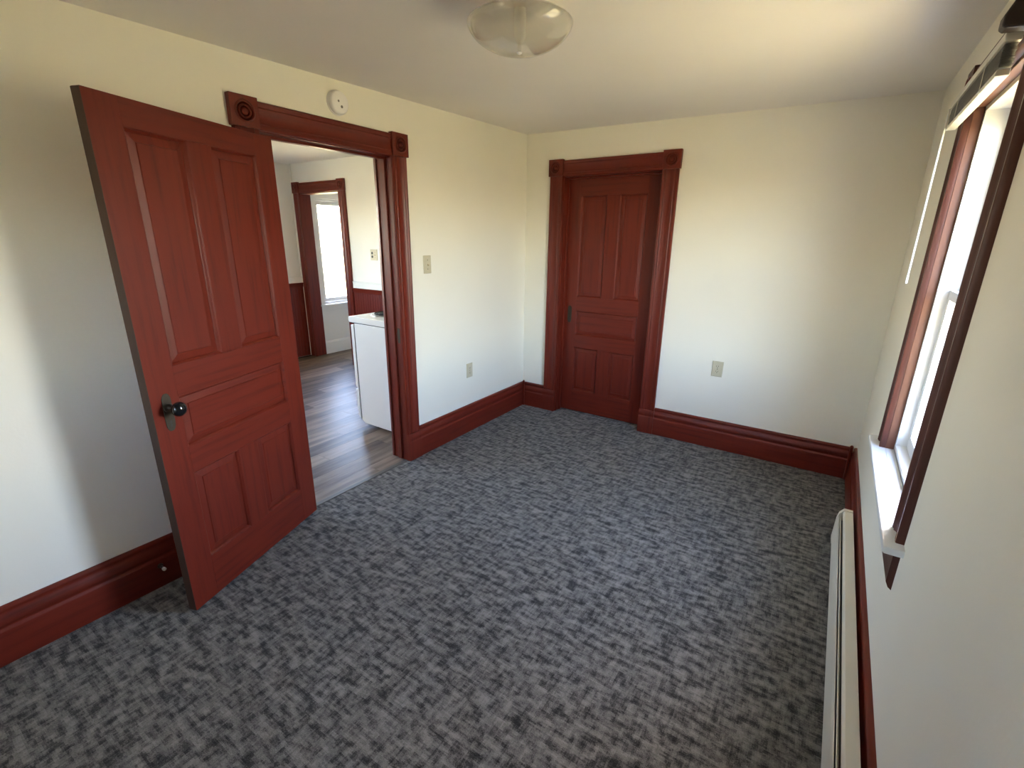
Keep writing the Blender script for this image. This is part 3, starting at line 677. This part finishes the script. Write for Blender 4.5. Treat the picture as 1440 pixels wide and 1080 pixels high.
for y_ in (-1.30, -1.70): box('ladder_tape', (W - 0.0662, W - 0.0654, y_ - 0.004, y_ + 0.004, 1.957, 2.04), M_BLIND, t)
t = thing('curtain_bracket', 'dark brown curtain bracket above the near end of the blind', 'bracket', (0, 0, 0))
strip('arm', [(.0302, 2.040), (.0302, 2.140), (.045, 2.140), (.070, 2.105), (.086, 2.070), (.086, 2.048), (.078, 2.042)], -1.955, -1.912, M_DARKW, t, 0.004)
strip('plate', [(.0301, 2.035), (.0301, 2.145), (.034, 2.145), (.034, 2.035)], -1.965, -1.902, M_DARKW, t, 0.002)

# ------------------------------------------------------------------ ceiling light
LX, LY, LZ = 1.329, -2.1605, 2.230
t = thing('ceiling_light', 'clear glass saucer-shaped ceiling light with brass cap', 'ceiling light', (LX, LY, LZ))
HZc = hc(LX, LY) - LZ
bm = bmesh.new(); add_lathe(bm, [(0, HZc - .0008), (.060, HZc - .0008), (.060, HZc - .006), (.045, HZc - .012), (.020, HZc - .015), (0, HZc - .015)], lambda a, b, h: (a, b, h), 36); link('canopy', bm, M_BRASS, t, 0, 40)
bm = bmesh.new(); add_lathe(bm, [(0, .045), (.024, .045), (.024, .053), (.012, .060), (.012, HZc - .013), (0, HZc - .013)], lambda a, b, h: (a, b, h), 24); link('stem', bm, M_BRASS, t, 0, 40)
outer = []
R0 = 0.177
for k in range(0, 13):
    a = math.pi / 2 * k / 12; outer.append((R0 * math.cos(a) ** 0.9 if k < 12 else 0.012, -0.083 * math.sin(a) ** 1.25))
top = []
for k in range(0, 9):
    s = k / 8; r = 0.022 + (R0 - 0.022) * s; top.append((r, 0.045 * (1 - s ** 2.0) ** 0.9 + 0.002 * 0))
prof = top[:-1] + outer
inner = [(max(r - 0.0035, 0.009), h * 0.955) for r, h in prof][::-1]
bm = bmesh.new(); add_lathe(bm, prof + inner + [prof[0]], lambda a, b, h: (a, b, h), 64)
link('glass_shade', bm, M_LAMPGLASS, t, 0, 50)
bm = bmesh.new(); add_lathe(bm, [(0, .049), (.019, .049), (.021, .030), (.021, -.035), (.015, -.048), (.006, -.060), (.006, -.078), (0, -.078)], lambda a, b, h: (a, b, h), 28)
link('glass_column', bm, M_FROST, t, 0, 40)
bm = bmesh.new(); add_lathe(bm, [(0, -.081), (.010, -.082), (.008, -.085), (.004, -.087), (0, -.089)], lambda a, b, h: (a, b, h), 20)
link('finial', bm, M_WPLAS, t, 0, 40)

# ------------------------------------------------------------------ outdoors: lawn and a pale neighbouring house
gd = box('ground', (-60, 60, -60, 60, -0.75, -0.70), M_LAWN)
tag(gd, 'sunlit green lawn outside the windows', 'lawn', 'structure')
